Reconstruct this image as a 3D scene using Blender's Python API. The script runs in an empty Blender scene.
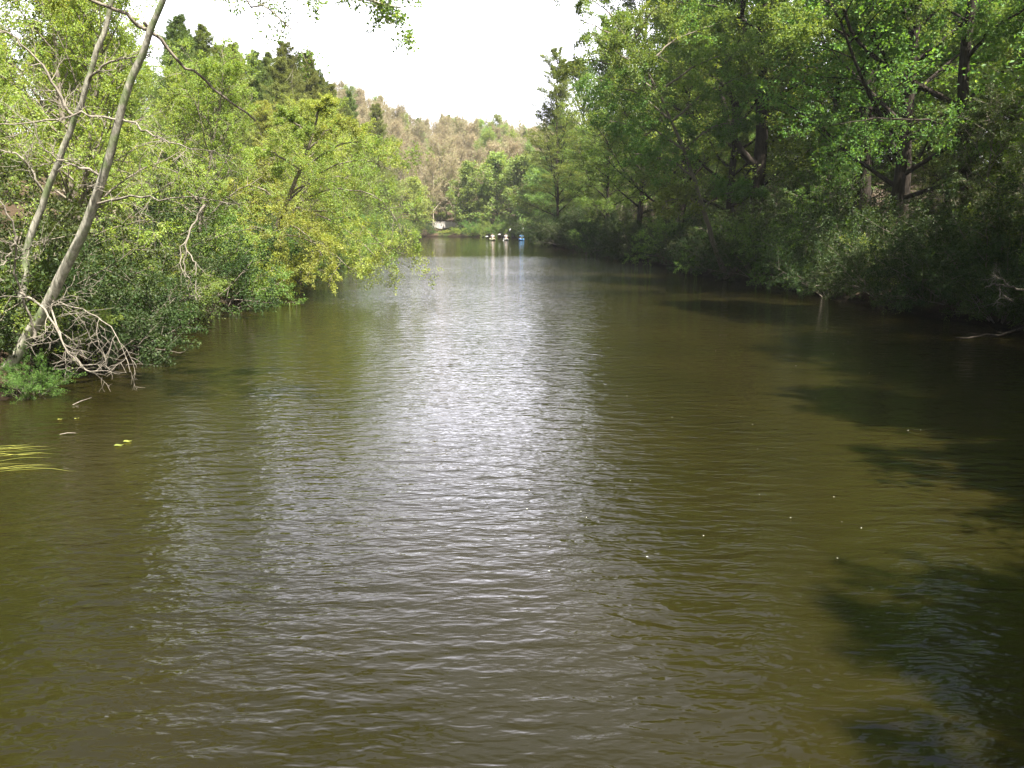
import bpy, math, random
import numpy as np

R = math.radians
SC = bpy.context.scene
COL = SC.collection
rng = np.random.default_rng(7)
random.seed(7)

# ------------------------------------------------------------------ camera
CAM_H, F_PX, PITCH = 3.5, 810.0, 11.58
cd = bpy.data.cameras.new('camera')
cd.sensor_width = 36.0
cd.lens = 36.0 * F_PX / 1024.0
cd.clip_start, cd.clip_end = 0.1, 5000.0
cam = bpy.data.objects.new('camera', cd)
cam.location = (0, 0, CAM_H)
cam.rotation_euler = (R(90 - PITCH), 0, 0)
COL.objects.link(cam)
SC.camera = cam

# ------------------------------------------------------------------ sky, sun, exposure
SUN_EL, SUN_AZ = 62.0, 134.0            # azimuth clockwise from +Y: 90 is the right of the picture
w = bpy.data.worlds.new('World'); SC.world = w; w.use_nodes = True
nt = w.node_tree; nt.nodes.clear()
sky = nt.nodes.new('ShaderNodeTexSky'); sky.sky_type = 'NISHITA'; sky.sun_disc = False
sky.sun_elevation = R(SUN_EL); sky.sun_rotation = R(SUN_AZ)
sky.air_density = 1.6; sky.dust_density = 4.0; sky.ozone_density = 1.0
hsv = nt.nodes.new('ShaderNodeHueSaturation'); hsv.inputs['Saturation'].default_value = 0.95
hsv.inputs['Value'].default_value = 0.5
bg = nt.nodes.new('ShaderNodeBackground'); bg.inputs['Strength'].default_value = 0.09
wo = nt.nodes.new('ShaderNodeOutputWorld')
# a thin bright veil of cloud over the sky
wtc = nt.nodes.new('ShaderNodeTexCoord')
wn = nt.nodes.new('ShaderNodeTexNoise'); wn.inputs['Scale'].default_value = 1.6; wn.inputs['Detail'].default_value = 5.0
nt.links.new(wtc.outputs['Generated'], wn.inputs['Vector'])
wmr = nt.nodes.new('ShaderNodeMapRange'); wmr.inputs[1].default_value = 0.3; wmr.inputs[2].default_value = 0.7
wmr.inputs[3].default_value = 0.6; wmr.inputs[4].default_value = 1.0
nt.links.new(wn.outputs[0], wmr.inputs[0])
# veil confined down the river, added to brighten the water without lifting ambient light
wsb = nt.nodes.new('ShaderNodeSeparateXYZ'); nt.links.new(wtc.outputs['Generated'], wsb.inputs[0])
wby = nt.nodes.new('ShaderNodeMapRange'); wby.interpolation_type = 'SMOOTHSTEP'; wby.inputs[1].default_value = 0.70; wby.inputs[2].default_value = 0.96
wby.inputs[3].default_value = 0.0; wby.inputs[4].default_value = 1.0; nt.links.new(wsb.outputs[1], wby.inputs[0])
wbm = nt.nodes.new('ShaderNodeMath'); wbm.operation = 'MULTIPLY'; nt.links.new(wmr.outputs[0], wbm.inputs[0]); nt.links.new(wby.outputs[0], wbm.inputs[1])
wmx = nt.nodes.new('ShaderNodeMix'); wmx.data_type = 'RGBA'
wsx = nt.nodes.new('ShaderNodeSeparateXYZ'); nt.links.new(wtc.outputs['Generated'], wsx.inputs[0])
wcr = nt.nodes.new('ShaderNodeValToRGB')               # veil made brightest low down, to strengthen its reflection in the water
for e_, (p_, v_) in zip([wcr.color_ramp.elements[0], wcr.color_ramp.elements[1]] + [wcr.color_ramp.elements.new(0.5) for _ in range(3)], ((0.0, 1.0), (1.0, 0.10), (0.11, 0.88), (0.24, 0.46), (0.5, 0.12))):
    e_.position = p_; e_.color = (v_ * 0.92, v_ * 0.91, v_ * 1.03, 1)
nt.links.new(wsx.outputs[2], wcr.inputs[0])
wvm = nt.nodes.new('ShaderNodeVectorMath'); wvm.operation = 'SCALE'; wvm.inputs['Scale'].default_value = 23.0
nt.links.new(wcr.outputs[0], wvm.inputs[0]); nt.links.new(wvm.outputs[0], wmx.inputs[7])
nt.links.new(wbm.outputs[0], wmx.inputs[0]); nt.links.new(hsv.outputs[0], wmx.inputs[6])
nt.links.new(sky.outputs[0], hsv.inputs['Color']); nt.links.new(wmx.outputs[2], bg.inputs['Color'])
nt.links.new(bg.outputs[0], wo.inputs['Surface'])

sl = bpy.data.lights.new('sun', 'SUN'); sl.energy = 5.0; sl.angle = R(0.53); sl.color = (1.0, 0.95, 0.86)
sun = bpy.data.objects.new('sun', sl); COL.objects.link(sun)
sun.rotation_euler = (R(90 - SUN_EL), 0, R(180 - SUN_AZ))
SC.view_settings.view_transform = 'Standard'
SC.view_settings.look = 'None'
SC.view_settings.gamma = 1.0
SC.view_settings.use_curve_mapping = False
SC.view_settings.exposure = 2.2
SC.render.engine = 'CYCLES'
SC.cycles.max_bounces = 7
SC.cycles.diffuse_bounces = 4
SC.cycles.glossy_bounces = 3
SC.cycles.transmission_bounces = 4
SC.cycles.transparent_max_bounces = 4
SC.cycles.use_denoising = True
SC.cycles.use_fast_gi = False

# ------------------------------------------------------------------ node helpers
def new_mat(name):
    m = bpy.data.materials.new(name); m.use_nodes = True
    t = m.node_tree; t.nodes.clear()
    out = t.nodes.new('ShaderNodeOutputMaterial')
    return m, t, out

def nd(t, kind, **kw):
    n = t.nodes.new(kind)
    for k, v in kw.items():
        if k in n.inputs: n.inputs[k].default_value = v
        else: setattr(n, k, v)
    return n

def ramp(t, fac, stops):
    n = t.nodes.new('ShaderNodeValToRGB')
    while len(n.color_ramp.elements) < len(stops): n.color_ramp.elements.new(0.5)
    for e, (p, c) in zip(n.color_ramp.elements, stops):
        e.position = p; e.color = (*c, 1)
    t.links.new(fac, n.inputs[0])
    return n.outputs[0]

def leaf_mat(name, stops, trans=0.45, warm=(1.25, 1.1, 0.45), hue_var=0.03):
    """leaves: each leaf its own tone, each plant a slightly different hue; part of the light passes through"""
    m, t, out = new_mat(name)
    at = nd(t, 'ShaderNodeAttribute', attribute_name='leaf_tone')
    col = ramp(t, at.outputs['Fac'], stops)
    oi = nd(t, 'ShaderNodeObjectInfo')
    mr = nd(t, 'ShaderNodeMapRange'); mr.inputs[3].default_value = 0.5 - hue_var; mr.inputs[4].default_value = 0.5 + hue_var
    t.links.new(oi.outputs['Random'], mr.inputs[0])
    h = nd(t, 'ShaderNodeHueSaturation'); t.links.new(mr.outputs[0], h.inputs['Hue']); t.links.new(col, h.inputs['Color'])
    mr2 = nd(t, 'ShaderNodeMapRange'); mr2.inputs[3].default_value = 0.85; mr2.inputs[4].default_value = 1.2
    ml = nd(t, 'ShaderNodeMath', operation='MULTIPLY'); ml.inputs[1].default_value = 7.31
    fr = nd(t, 'ShaderNodeMath', operation='FRACT')
    t.links.new(oi.outputs['Random'], ml.inputs[0]); t.links.new(ml.outputs[0], fr.inputs[0]); t.links.new(fr.outputs[0], mr2.inputs[0])
    t.links.new(mr2.outputs[0], h.inputs['Value'])
    p = nd(t, 'ShaderNodeBsdfPrincipled'); p.inputs['Roughness'].default_value = 0.55
    p.inputs['Specular IOR Level'].default_value = 0.3
    t.links.new(h.outputs[0], p.inputs['Base Color'])
    tr = nd(t, 'ShaderNodeBsdfTranslucent')
    mx = nd(t, 'ShaderNodeMix', data_type='RGBA', blend_type='MULTIPLY'); mx.inputs[0].default_value = 1.0
    t.links.new(h.outputs[0], mx.inputs[6]); mx.inputs[7].default_value = (*warm, 1)
    t.links.new(mx.outputs[2], tr.inputs['Color'])
    ms = nd(t, 'ShaderNodeMixShader'); ms.inputs[0].default_value = trans
    t.links.new(p.outputs[0], ms.inputs[1]); t.links.new(tr.outputs[0], ms.inputs[2])
    t.links.new(ms.outputs[0], out.inputs['Surface'])
    return m

def bark_mat(name, dark, light, scale=6.0, patch=None):
    m, t, out = new_mat(name)
    tc = nd(t, 'ShaderNodeTexCoord')
    mp = nd(t, 'ShaderNodeMapping'); mp.inputs['Scale'].default_value = (1, 1, 0.25)
    t.links.new(tc.outputs['Object'], mp.inputs[0])
    n1 = nd(t, 'ShaderNodeTexNoise', Scale=scale * 2.2, Detail=6.0, Roughness=0.65)
    t.links.new(mp.outputs[0], n1.inputs['Vector'])
    col = ramp(t, n1.outputs[0], [(0.32, dark), (0.68, light)])
    if patch:
        n2 = nd(t, 'ShaderNodeTexNoise', Scale=scale * 0.5, Detail=3.0)
        t.links.new(tc.outputs['Object'], n2.inputs['Vector'])
        rp = ramp(t, n2.outputs[0], [(0.5, (0, 0, 0)), (0.62, (1, 1, 1))])
        mx = nd(t, 'ShaderNodeMix', data_type='RGBA'); t.links.new(rp, mx.inputs[0])
        t.links.new(col, mx.inputs[6]); mx.inputs[7].default_value = (*patch, 1); col = mx.outputs[2]
    p = nd(t, 'ShaderNodeBsdfPrincipled'); p.inputs['Roughness'].default_value = 0.9
    p.inputs['Specular IOR Level'].default_value = 0.15
    t.links.new(col, p.inputs['Base Color'])
    b = nd(t, 'ShaderNodeBump', Strength=0.6, Distance=0.03); t.links.new(n1.outputs[0], b.inputs['Height'])
    t.links.new(b.outputs[0], p.inputs['Normal'])
    t.links.new(p.outputs[0], out.inputs['Surface'])
    return m

def plain_mat(name, c, rough=0.5, scale=3.0, var=0.12):
    m, t, out = new_mat(name)
    tc = nd(t, 'ShaderNodeTexCoord'); n1 = nd(t, 'ShaderNodeTexNoise', Scale=scale, Detail=4.0)
    t.links.new(tc.outputs['Object'], n1.inputs['Vector'])
    col = ramp(t, n1.outputs[0], [(0.3, tuple(v * (1 - var) for v in c)), (0.7, tuple(min(1, v * (1 + var)) for v in c))])
    p = nd(t, 'ShaderNodeBsdfPrincipled'); p.inputs['Roughness'].default_value = rough
    t.links.new(col, p.inputs['Base Color']); t.links.new(p.outputs[0], out.inputs['Surface'])
    return m

M = {}
M['leaf_light'] = leaf_mat('fresh_light_leaf', [(0.0, (0.175, 0.255, 0.045)), (0.6, (0.275, 0.36, 0.075)), (1.0, (0.38, 0.42, 0.16))], 0.53)
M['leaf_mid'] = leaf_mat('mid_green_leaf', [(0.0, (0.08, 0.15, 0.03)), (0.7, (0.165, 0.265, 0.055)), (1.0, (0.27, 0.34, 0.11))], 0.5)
M['leaf_shaded'] = leaf_mat('shaded_deep_green_leaf', [(0.0, (0.026, 0.05, 0.012)), (0.75, (0.05, 0.085, 0.02)), (1.0, (0.09, 0.13, 0.04))], 0.4)  # deep green, darkened further to paint the shade low on the banks
M['needle'] = leaf_mat('pine_needle', [(0.0, (0.085, 0.12, 0.028)), (1.0, (0.17, 0.21, 0.05))], 0.38)
M['bud'] = leaf_mat('tan_bud', [(0.0, (0.24, 0.20, 0.12)), (0.6, (0.33, 0.28, 0.165)), (1.0, (0.29, 0.35, 0.12))], 0.35, warm=(1.1, 1.0, 0.8), hue_var=0.02)
M['leaf_far'] = leaf_mat('far_green_leaf', [(0.0, (0.16, 0.25, 0.06)), (1.0, (0.28, 0.37, 0.11))], 0.48)
M['bark_pale'] = bark_mat('pale_lichen_bark', (0.13, 0.12, 0.09), (0.56, 0.53, 0.44), 6.0, (0.20, 0.24, 0.12))
M['bark_grey'] = bark_mat('grey_bark', (0.09, 0.075, 0.06), (0.22, 0.19, 0.15), 7.0)
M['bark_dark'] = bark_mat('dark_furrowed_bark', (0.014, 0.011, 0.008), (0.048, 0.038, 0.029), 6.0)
M['dead_wood'] = bark_mat('bleached_dead_wood', (0.11, 0.095, 0.075), (0.27, 0.24, 0.195), 9.0)
M['bark_tan'] = bark_mat('tan_twig', (0.20, 0.17, 0.12), (0.40, 0.355, 0.26), 4.0)

# ------------------------------------------------------------------ mesh helpers
UP = np.array([0, 0, 1.0])
def norm(v): return v / np.maximum(np.linalg.norm(v, axis=-1, keepdims=True), 1e-9)

class Build:
    """collects quads and triangles, then makes one mesh"""
    def __init__(s): s.v = []; s.q = []; s.tone = []; s.mi = []; s.n = 0
    def add(s, v, q, tone=None, mi=0):
        v = np.asarray(v, float).reshape(-1, 3); q = np.asarray(q, int).reshape(-1, 4)
        s.v.append(v); s.q.append(q + s.n); s.n += len(v)
        s.tone.append(np.zeros(len(q)) if tone is None else np.asarray(tone, float))
        s.mi.append(np.full(len(q), mi, np.int32))
    def mesh(s, name, mats, smooth=False):
        me = bpy.data.meshes.new(name)
        v = np.concatenate(s.v); q = np.concatenate(s.q)
        me.vertices.add(len(v)); me.vertices.foreach_set('co', v.astype(np.float32).ravel())
        me.loops.add(q.size); me.loops.foreach_set('vertex_index', q.astype(np.int32).ravel())
        me.polygons.add(len(q)); me.polygons.foreach_set('loop_start', np.arange(0, q.size, 4, dtype=np.int32))
        me.polygons.foreach_set('material_index', np.concatenate(s.mi))
        me.polygons.foreach_set('use_smooth', np.full(len(q), smooth, bool))
        a = me.attributes.new('leaf_tone', 'FLOAT', 'FACE'); a.data.foreach_set('value', np.concatenate(s.tone).astype(np.float32))
        for m in (mats if isinstance(mats, (list, tuple)) else [mats]): me.materials.append(m)
        me.update(calc_edges=True)
        return me

def tubes(b, P, Rr, sides, mi=0):
    """P (B,k,3), Rr (B,k): a batch of tapered tubes"""
    B, k, _ = P.shape
    T = np.empty_like(P); T[:, 1:-1] = P[:, 2:] - P[:, :-2]; T[:, 0] = P[:, 1] - P[:, 0]; T[:, -1] = P[:, -1] - P[:, -2]
    T = norm(T)
    ax = norm(P[:, -1] - P[:, 0])
    ref = np.where(np.abs(ax[:, 2:3]) > 0.8, np.array([[1.0, 0.13, 0]]), np.array([[0, 0.1, 1.0]]))[:, None, :]
    U = norm(np.cross(T, ref)); V = np.cross(T, U)
    a = np.arange(sides) * 2 * np.pi / sides
    ring = U[:, :, None, :] * np.cos(a)[None, None, :, None] + V[:, :, None, :] * np.sin(a)[None, None, :, None]
    v = P[:, :, None, :] + ring * Rr[:, :, None, None]
    base = (np.arange(B) * k * sides)[:, None, None]
    i = np.arange(k - 1)[None, :, None] * sides; j = np.arange(sides)[None, None, :]; j2 = (j + 1) % sides
    q = np.stack([base + i + j, base + i + j2, base + i + sides + j2, base + i + sides + j], -1)
    b.add(v.reshape(-1, 3), q.reshape(-1, 4), mi=mi)

def sample(P, t):
    """points and tangents at t (B,m) in 0..1 along polylines P (B,k,3)"""
    k = P.shape[1]; x = np.clip(t, 0, 1) * (k - 1); i = np.minimum(x.astype(int), k - 2); f = (x - i)[..., None]
    bi = np.arange(P.shape[0])[:, None]
    a, c = P[bi, i], P[bi, i + 1]
    return a + (c - a) * f, norm(c - a)

def walk(p0, d0, L, k, up, wob, r, droop_end=0.0):
    """polylines from p0 (N,3) along d0 (N,3), length L (N)"""
    N = len(p0); P = np.empty((N, k, 3)); P[:, 0] = p0; d = norm(d0)
    st = (L / (k - 1))[:, None]
    for i in range(1, k):
        d = norm(d + UP * (up - droop_end * i / k) / (k - 1) + r.normal(0, wob, (N, 3)))
        P[:, i] = P[:, i - 1] + d * st
    return P

def kids(P, L, m, t0, t1, ratio, taper, ang, flat, up, k, wob, r, droop=0.0):
    """m side branches on every polyline of P; returns polylines, lengths and their t"""
    B = P.shape[0]
    t = t0 + (t1 - t0) * (np.arange(m)[None, :] + r.random((B, m))) / m
    pos, tan = sample(P, t)
    U = np.cross(tan, UP); U = np.where(np.linalg.norm(U, axis=-1, keepdims=True) < 0.15, np.array([1.0, 0, 0]), U); U = norm(U)
    V = np.cross(U, tan)
    side = np.where((np.arange(m)[None, :] + r.integers(0, 2, (B, 1))) % 2 == 0, 0.0, np.pi)
    az = side + r.normal(0, 1, (B, m)) * (1 - flat) * 1.6
    a = R(ang) * (1 + r.normal(0, 0.18, (B, m)))
    d = tan * np.cos(a)[..., None] + (U * np.cos(az)[..., None] + V * np.sin(az)[..., None]) * np.sin(a)[..., None]
    ln = L[:, None] * ratio * (1 - taper * t) * r.uniform(0.6, 1.15, (B, m))
    ln = ln.reshape(-1)
    return walk(pos.reshape(-1, 3), d.reshape(-1, 3), ln, k, up, wob, r, droop), ln, t.reshape(-1)

def leaves(b, P, n, size, r, aspect=0.55, level=0.6, spread=0.6, mi=0, t0=0.1, along=0.6):
    """n leaves on every twig of P: small pointed blades around the twig"""
    B = P.shape[0]
    t = t0 + (1 - t0) * r.random((B, n))
    pos, tan = sample(P, t)
    pos = pos.reshape(-1, 3); tan = tan.reshape(-1, 3); N = len(pos)
    s = size * r.uniform(0.65, 1.3, (N, 1))
    pos = pos + r.normal(0, 1, (N, 3)) * size * spread
    ax = norm(tan * along + r.normal(0, 0.55, (N, 3)))
    nn = norm(UP * level + r.normal(0, 0.55, (N, 3)))
    sd = norm(np.cross(nn, ax)); nn2 = np.cross(ax, sd)
    a = pos; c = pos + ax * s - nn2 * s * 0.12
    mid = pos + ax * s * 0.45 + nn2 * s * 0.06
    l = mid + sd * s * aspect * 0.5; rr = mid - sd * s * aspect * 0.5
    v = np.stack([a, l, c, rr], 1)
    q = np.arange(N * 4).reshape(N, 4)
    clump = np.repeat(r.normal(0, 0.13, B), n)
    b.add(v, q, np.clip(r.beta(2, 2.6, N) + clump, 0, 1), mi=mi)

# ------------------------------------------------------------------ plant builders: each returns (wood mesh, leaf mesh)
def taper_r(r0, k, tip=0.25, power=1.0):
    t = np.linspace(0, 1, k) ** power
    return r0 * (1 - (1 - tip) * t)

def flare(rad, k, amount=0.6):
    rad = rad.copy(); rad[0] *= 1 + amount; 
    if k > 3: rad[1] *= 1 + amount * 0.2
    return rad

def broadleaf(seed, height=18, r0=0.22, crown0=0.3, limbs=34, limb_len=4.5, ang=62, flat=0.55, up=0.25,
              nb=9, nt=6, nl=13, leaf=0.13, leafmat='leaf_mid', bark='bark_grey', lean=(0, 0), path=None,
              level=0.75, droop=0.0, shape='oval', bend=0.05, dead=0, trunk_sides=9):
    r = np.random.default_rng(seed)
    if path is None:
        k = 12; P = np.zeros((1, k, 3)); z = np.linspace(-0.4, height, k)
        tt = np.linspace(0, 1, k)
        P[0, :, 0] = lean[0] * tt ** 1.3 + np.cumsum(r.normal(0, bend, k)) * height / 20
        P[0, :, 1] = lean[1] * tt ** 1.3 + np.cumsum(r.normal(0, bend, k)) * height / 20
        P[0, :, 2] = z; P[0, :, :2] -= P[0, 0, :2]
    else:
        # smooth the given joints
        pts = np.array(path, float); k = 18
        x = np.linspace(0, len(pts) - 1, k); P = np.zeros((1, k, 3))
        for c in range(3):
            P[0, :, c] = np.interp(x, np.arange(len(pts)), pts[:, c])
        for _ in range(2):
            P[0, 1:-1] = P[0, 1:-1] * 0.5 + (P[0, 2:] + P[0, :-2]) * 0.25
        P[0, 1:-1] += r.normal(0, 0.03, (k - 2, 3))
    wood, crown = Build(), Build()
    tubes(wood, P, flare(taper_r(r0, k, 0.12, 1.1), k)[None], trunk_sides)
    L = np.array([limb_len])
    # limbs
    m = limbs
    t = crown0 + (1 - crown0) * (np.arange(m) + r.random(m)) / m
    pos, tan = sample(P, t[None]); pos = pos[0]
    az = np.arange(m) * 2.399 + r.normal(0, 0.4, m)
    s = (t - crown0) / (1 - crown0)
    if shape == 'oval': prof = np.sqrt(np.clip(1 - ((s - 0.38) / 0.66) ** 2, 0.05, 1))
    elif shape == 'tall': prof = np.clip(1.05 - 0.65 * s, 0.25, 1) * np.clip(0.55 + s * 2.2, 0, 1)
    else: prof = np.clip(1.05 - 0.75 * s, 0.2, 1)
    el = R(90 - ang) + s * R(38)
    d = np.stack([np.cos(az) * np.cos(el), np.sin(az) * np.cos(el), np.sin(el)], 1)
    ln = limb_len * prof * r.uniform(0.6, 1.2, m)
    P1 = walk(pos, d, ln, 7, up, 0.10, r, droop)
    rad1 = np.minimum(r0 * 0.45 * (1 - 0.6 * t), 0.018 * ln + 0.012)
    tubes(wood, P1, rad1[:, None] * taper_r(1, 7, 0.2)[None], 5)
    P2, L2, _ = kids(P1, ln, nb, 0.22, 1.0, 0.52, 0.45, 50, flat, 0.05, 5, 0.12, r, droop)
    r2 = 0.006 + 0.008 * L2
    tubes(wood, P2, r2[:, None] * taper_r(1, 5, 0.25)[None], 3)
    P3, L3, _ = kids(P2, np.maximum(L2, 0.35), nt, 0.15, 1.0, 0.55, 0.35, 48, flat, 0.0, 3, 0.12, r, droop)
    tubes(wood, P3, np.full((len(P3), 1), 0.005) * taper_r(1, 3, 0.4)[None], 3)
    leaves(crown, P3, nl, leaf, r, level=level)
    leaves(crown, P2, max(3, nl // 2), leaf, r, level=level, t0=0.5)
    if dead:
        add_dead(wood, P, dead, r, (0.12, crown0 + 0.2), 1.8)
    wm = wood.mesh('trunk', M[bark], True); lm = crown.mesh('crown', M[leafmat])
    return wm, lm

def add_dead(wood, P, n, r, trange, L, rad=0.018, mi=0):
    p, l, _ = kids(P, np.full(len(P), L), n, trange[0], trange[1], 1.0, 0.0, 75, 0.2, -0.1, 7, 0.16, r)
    tubes(wood, p, rad * taper_r(1, 7, 0.3)[None] * np.ones((len(p), 1)), 4, mi)
    p2, l2, _ = kids(p, l, 5, 0.2, 1, 0.5, 0.3, 50, 0.3, 0.0, 5, 0.16, r)
    tubes(wood, p2, rad * 0.5 * taper_r(1, 5, 0.3)[None] * np.ones((len(p2), 1)), 3, mi)
    p3, l3, _ = kids(p2, l2, 3, 0.2, 1, 0.5, 0.3, 50, 0.3, 0.0, 4, 0.16, r)
    tubes(wood, p3, rad * 0.3 * taper_r(1, 4, 0.4)[None] * np.ones((len(p3), 1)), 3, mi)

def shrub(seed, height=2.6, width=2.0, stems=16, nb=9, nt=6, nl=16, leaf=0.08, leafmat='leaf_mid', bark='bark_grey', droop=0.5, lean=(0, 0)):
    r = np.random.default_rng(seed)
    wood, crown = Build(), Build()
    az = np.arange(stems) * 2.399 + r.normal(0, 0.3, stems)
    tilt = np.sqrt((np.arange(stems) + 0.5) / stems) * R(72)
    d = np.stack([np.cos(az) * np.sin(tilt) * width / height * 1.2 + lean[0], np.sin(az) * np.sin(tilt) * width / height * 1.2 + lean[1], np.cos(tilt)], 1)
    p0 = np.stack([np.cos(az) * 0.25 * width * np.sin(tilt), np.sin(az) * 0.25 * width * np.sin(tilt), np.full(stems, -0.15)], 1)
    ln = height * r.uniform(0.75, 1.15, stems)
    P1 = walk(p0, d, ln, 7, 0.2, 0.12, r, droop)
    tubes(wood, P1, 0.022 * taper_r(1, 7, 0.25)[None] * np.ones((stems, 1)), 5)
    P2, L2, _ = kids(P1, ln, nb, 0.30, 1, 0.42, 0.3, 55, 0.2, 0.15, 5, 0.14, r, droop * 0.5)
    tubes(wood, P2, 0.009 * taper_r(1, 5, 0.3)[None] * np.ones((len(P2), 1)), 3)
    P3, L3, _ = kids(P2, np.maximum(L2, 0.3), nt, 0.1, 1, 0.5, 0.3, 50, 0.3, 0.05, 3, 0.12, r)
    leaves(crown, P3, nl, leaf, r, level=0.6)
    leaves(crown, P2, nl // 2, leaf, r, level=0.6, t0=0.4)
    return wood.mesh('stems', M[bark], True), crown.mesh('foliage', M[leafmat])

def conifer(seed, height=17, r0=0.2, crown0=0.25, blen=3.2, whorls=22, per=5, nb=8, nt=4, nl=10, needle=0.26, bark='bark_dark', ragged=0.35, upb=0.25):
    r = np.random.default_rng(seed)
    wood, crown = Build(), Build()
    k = 10; P = np.zeros((1, k, 3)); P[0, :, 2] = np.linspace(-0.4, height, k); P[0, 1:, :2] = np.cumsum(r.normal(0, 0.04, (k - 1, 2)), 0)
    tubes(wood, P, flare(taper_r(r0, k, 0.08), k)[None], 8)
    m = whorls * per
    wi = np.repeat(np.arange(whorls), per)
    t = crown0 + (1 - crown0) * (wi + r.normal(0, 0.12, m)) / whorls; t = np.clip(t, 0, 0.985)
    pos, _ = sample(P, t[None]); pos = pos[0]
    az = r.random(m) * 2 * np.pi
    s = (t - crown0) / (1 - crown0)
    ln = blen * np.clip(1.0 - 0.93 * s, 0.07, 1) * np.clip(0.6 + 2.5 * s, 0, 1) * r.uniform(1 - ragged, 1 + ragged, m)
    el = R(8) + s * R(38)
    d = np.stack([np.cos(az) * np.cos(el), np.sin(az) * np.cos(el), np.sin(el)], 1)
    P1 = walk(pos, d, ln, 6, upb, 0.07, r)
    tubes(wood, P1, (0.008 + 0.011 * ln)[:, None] * taper_r(1, 6, 0.2)[None], 4)
    P2, L2, _ = kids(P1, ln, nb, 0.2, 1, 0.5, 0.55, 48, 0.6, 0.2, 4, 0.08, r)
    tubes(wood, P2, 0.008 * taper_r(1, 4, 0.4)[None] * np.ones((len(P2), 1)), 3)
    P3, L3, _ = kids(P2, np.maximum(L2, 0.10), nt, 0.2, 1, 0.5, 0.3, 45, 0.6, 0.35, 3, 0.1, r)
    leaves(crown, P3, nl, needle, r, aspect=0.16, level=0.2, spread=0.25, along=0.9)
    leaves(crown, P2, nl, needle, r, aspect=0.16, level=0.2, spread=0.25, along=0.9, t0=0.3)
    return wood.mesh('trunk', M[bark], True), crown.mesh('crown', M['needle'])

def bare_tree(seed, height=14, r0=0.16, leafmat='bud', nl=5, leaf=0.20):
    r = np.random.default_rng(seed)
    wood, crown = Build(), Build()
    k = 8; P = np.zeros((1, k, 3)); P[0, :, 2] = np.linspace(-0.4, height * 0.9, k); P[0, 1:, :2] = np.cumsum(r.normal(0, 0.12, (k - 1, 2)), 0)
    tubes(wood, P, taper_r(r0, k, 0.1)[None], 6)
    m = 26; t = 0.25 + 0.75 * (np.arange(m) + r.random(m)) / m
    pos, _ = sample(P, t[None]); pos = pos[0]; az = np.arange(m) * 2.399 + r.normal(0, 0.3, m)
    el = R(32) + t * R(30)
    d = np.stack([np.cos(az) * np.cos(el), np.sin(az) * np.cos(el), np.sin(el)], 1)
    ln = height * 0.34 * np.clip(1.15 - 0.7 * t, 0.2, 1) * r.uniform(0.7, 1.2, m)
    P1 = walk(pos, d, ln, 6, 0.35, 0.10, r)
    tubes(wood, P1, (0.012 + 0.012 * ln)[:, None] * taper_r(1, 6, 0.25)[None], 4)
    P2, L2, _ = kids(P1, ln, 9, 0.15, 1, 0.5, 0.4, 42, 0.1, 0.3, 4, 0.12, r)
    tubes(wood, P2, 0.018 * taper_r(1, 4, 0.4)[None] * np.ones((len(P2), 1)), 3)
    P3, L3, _ = kids(P2, np.maximum(L2, 0.5), 6, 0.1, 1, 0.55, 0.3, 40, 0.1, 0.2, 3, 0.12, r)
    tubes(wood, P3, 0.012 * taper_r(1, 3, 0.5)[None] * np.ones((len(P3), 1)), 3)
    leaves(crown, P3, nl, leaf, r, aspect=0.4, level=0.2, spread=0.8)
    return wood.mesh('trunk', M['bark_tan'], True), crown.mesh('crown', M[leafmat])

# ------------------------------------------------------------------ object helpers
def tag(o, label=None, cat=None, group=None, kind=None):
    if label: o['label'] = label
    if cat: o['category'] = cat
    if group: o['group'] = group
    if kind: o['kind'] = kind
    return o

def empty(name, loc=(0, 0, 0), rz=0.0, sc=1.0, parent=None):
    o = bpy.data.objects.new(name, None); COL.objects.link(o)
    o.location = loc; o.rotation_euler = (0, 0, rz); o.empty_display_size = 0.3
    o.scale = (sc, sc, sc) if np.isscalar(sc) else sc
    if parent: o.parent = parent
    return o

def mobj(name, me, parent=None, loc=(0, 0, 0)):
    o = bpy.data.objects.new(name, me); COL.objects.link(o); o.location = loc
    if parent: o.parent = parent
    return o

PROTO = {}
class Kind:
    """a kind of plant: its meshes are shared by the source and all its copies"""
    def __init__(s, name, parts, cat): s.name, s.parts, s.cat, s.src = name, parts, cat, None
def place(kind, x, y, label, group=None, rz=None, sc=1.0, z=None, tilt=(0, 0)):
    K = PROTO[kind]
    z = ground(x, y) if z is None else z
    rz = random.uniform(0, 6.283) if rz is None else rz
    if K.src is None:
        o = empty(K.name); K.src = o
        for pn, me in K.parts: mobj(pn, me, o)
    else:
        o = K.src.copy(); COL.objects.link(o)
        for k_ in ('label', 'category', 'group', 'kind'):
            if k_ in o: del o[k_]
        for ch in K.src.children:
            c = ch.copy(); COL.objects.link(c); c.parent = o
    o.location = (x, y, z); o.rotation_euler = (tilt[0], tilt[1], rz)
    o.scale = (sc, sc, sc) if np.isscalar(sc) else sc
    return tag(o, label, K.cat, group)

# ------------------------------------------------------------------ river outline and terrain
LEFT = [(-10.0, -40), (-10.0, 0), (-10.1, 10), (-10.2, 16), (-10.0, 21.5), (-11.2, 29), (-11.3, 36), (-11.6, 42), (-12.5, 52), (-13.4, 66), (-14, 80), (-14.5, 105), (-16, 130), (-26, 139), (-70, 143)]
FAR = [(-70, 160), (-30, 158), (-16, 157), (-8, 155), (-1, 152), (2.0, 147)]
RIGHT = [(4.6, 113), (8.6, 79), (10.9, 64), (12.4, 47), (13.9, 39), (15.2, 30), (16, 25), (15, 14), (10.2, 5), (8.6, 0), (8.6, -40)]
POLY = np.array(LEFT + FAR + RIGHT, float)

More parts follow.
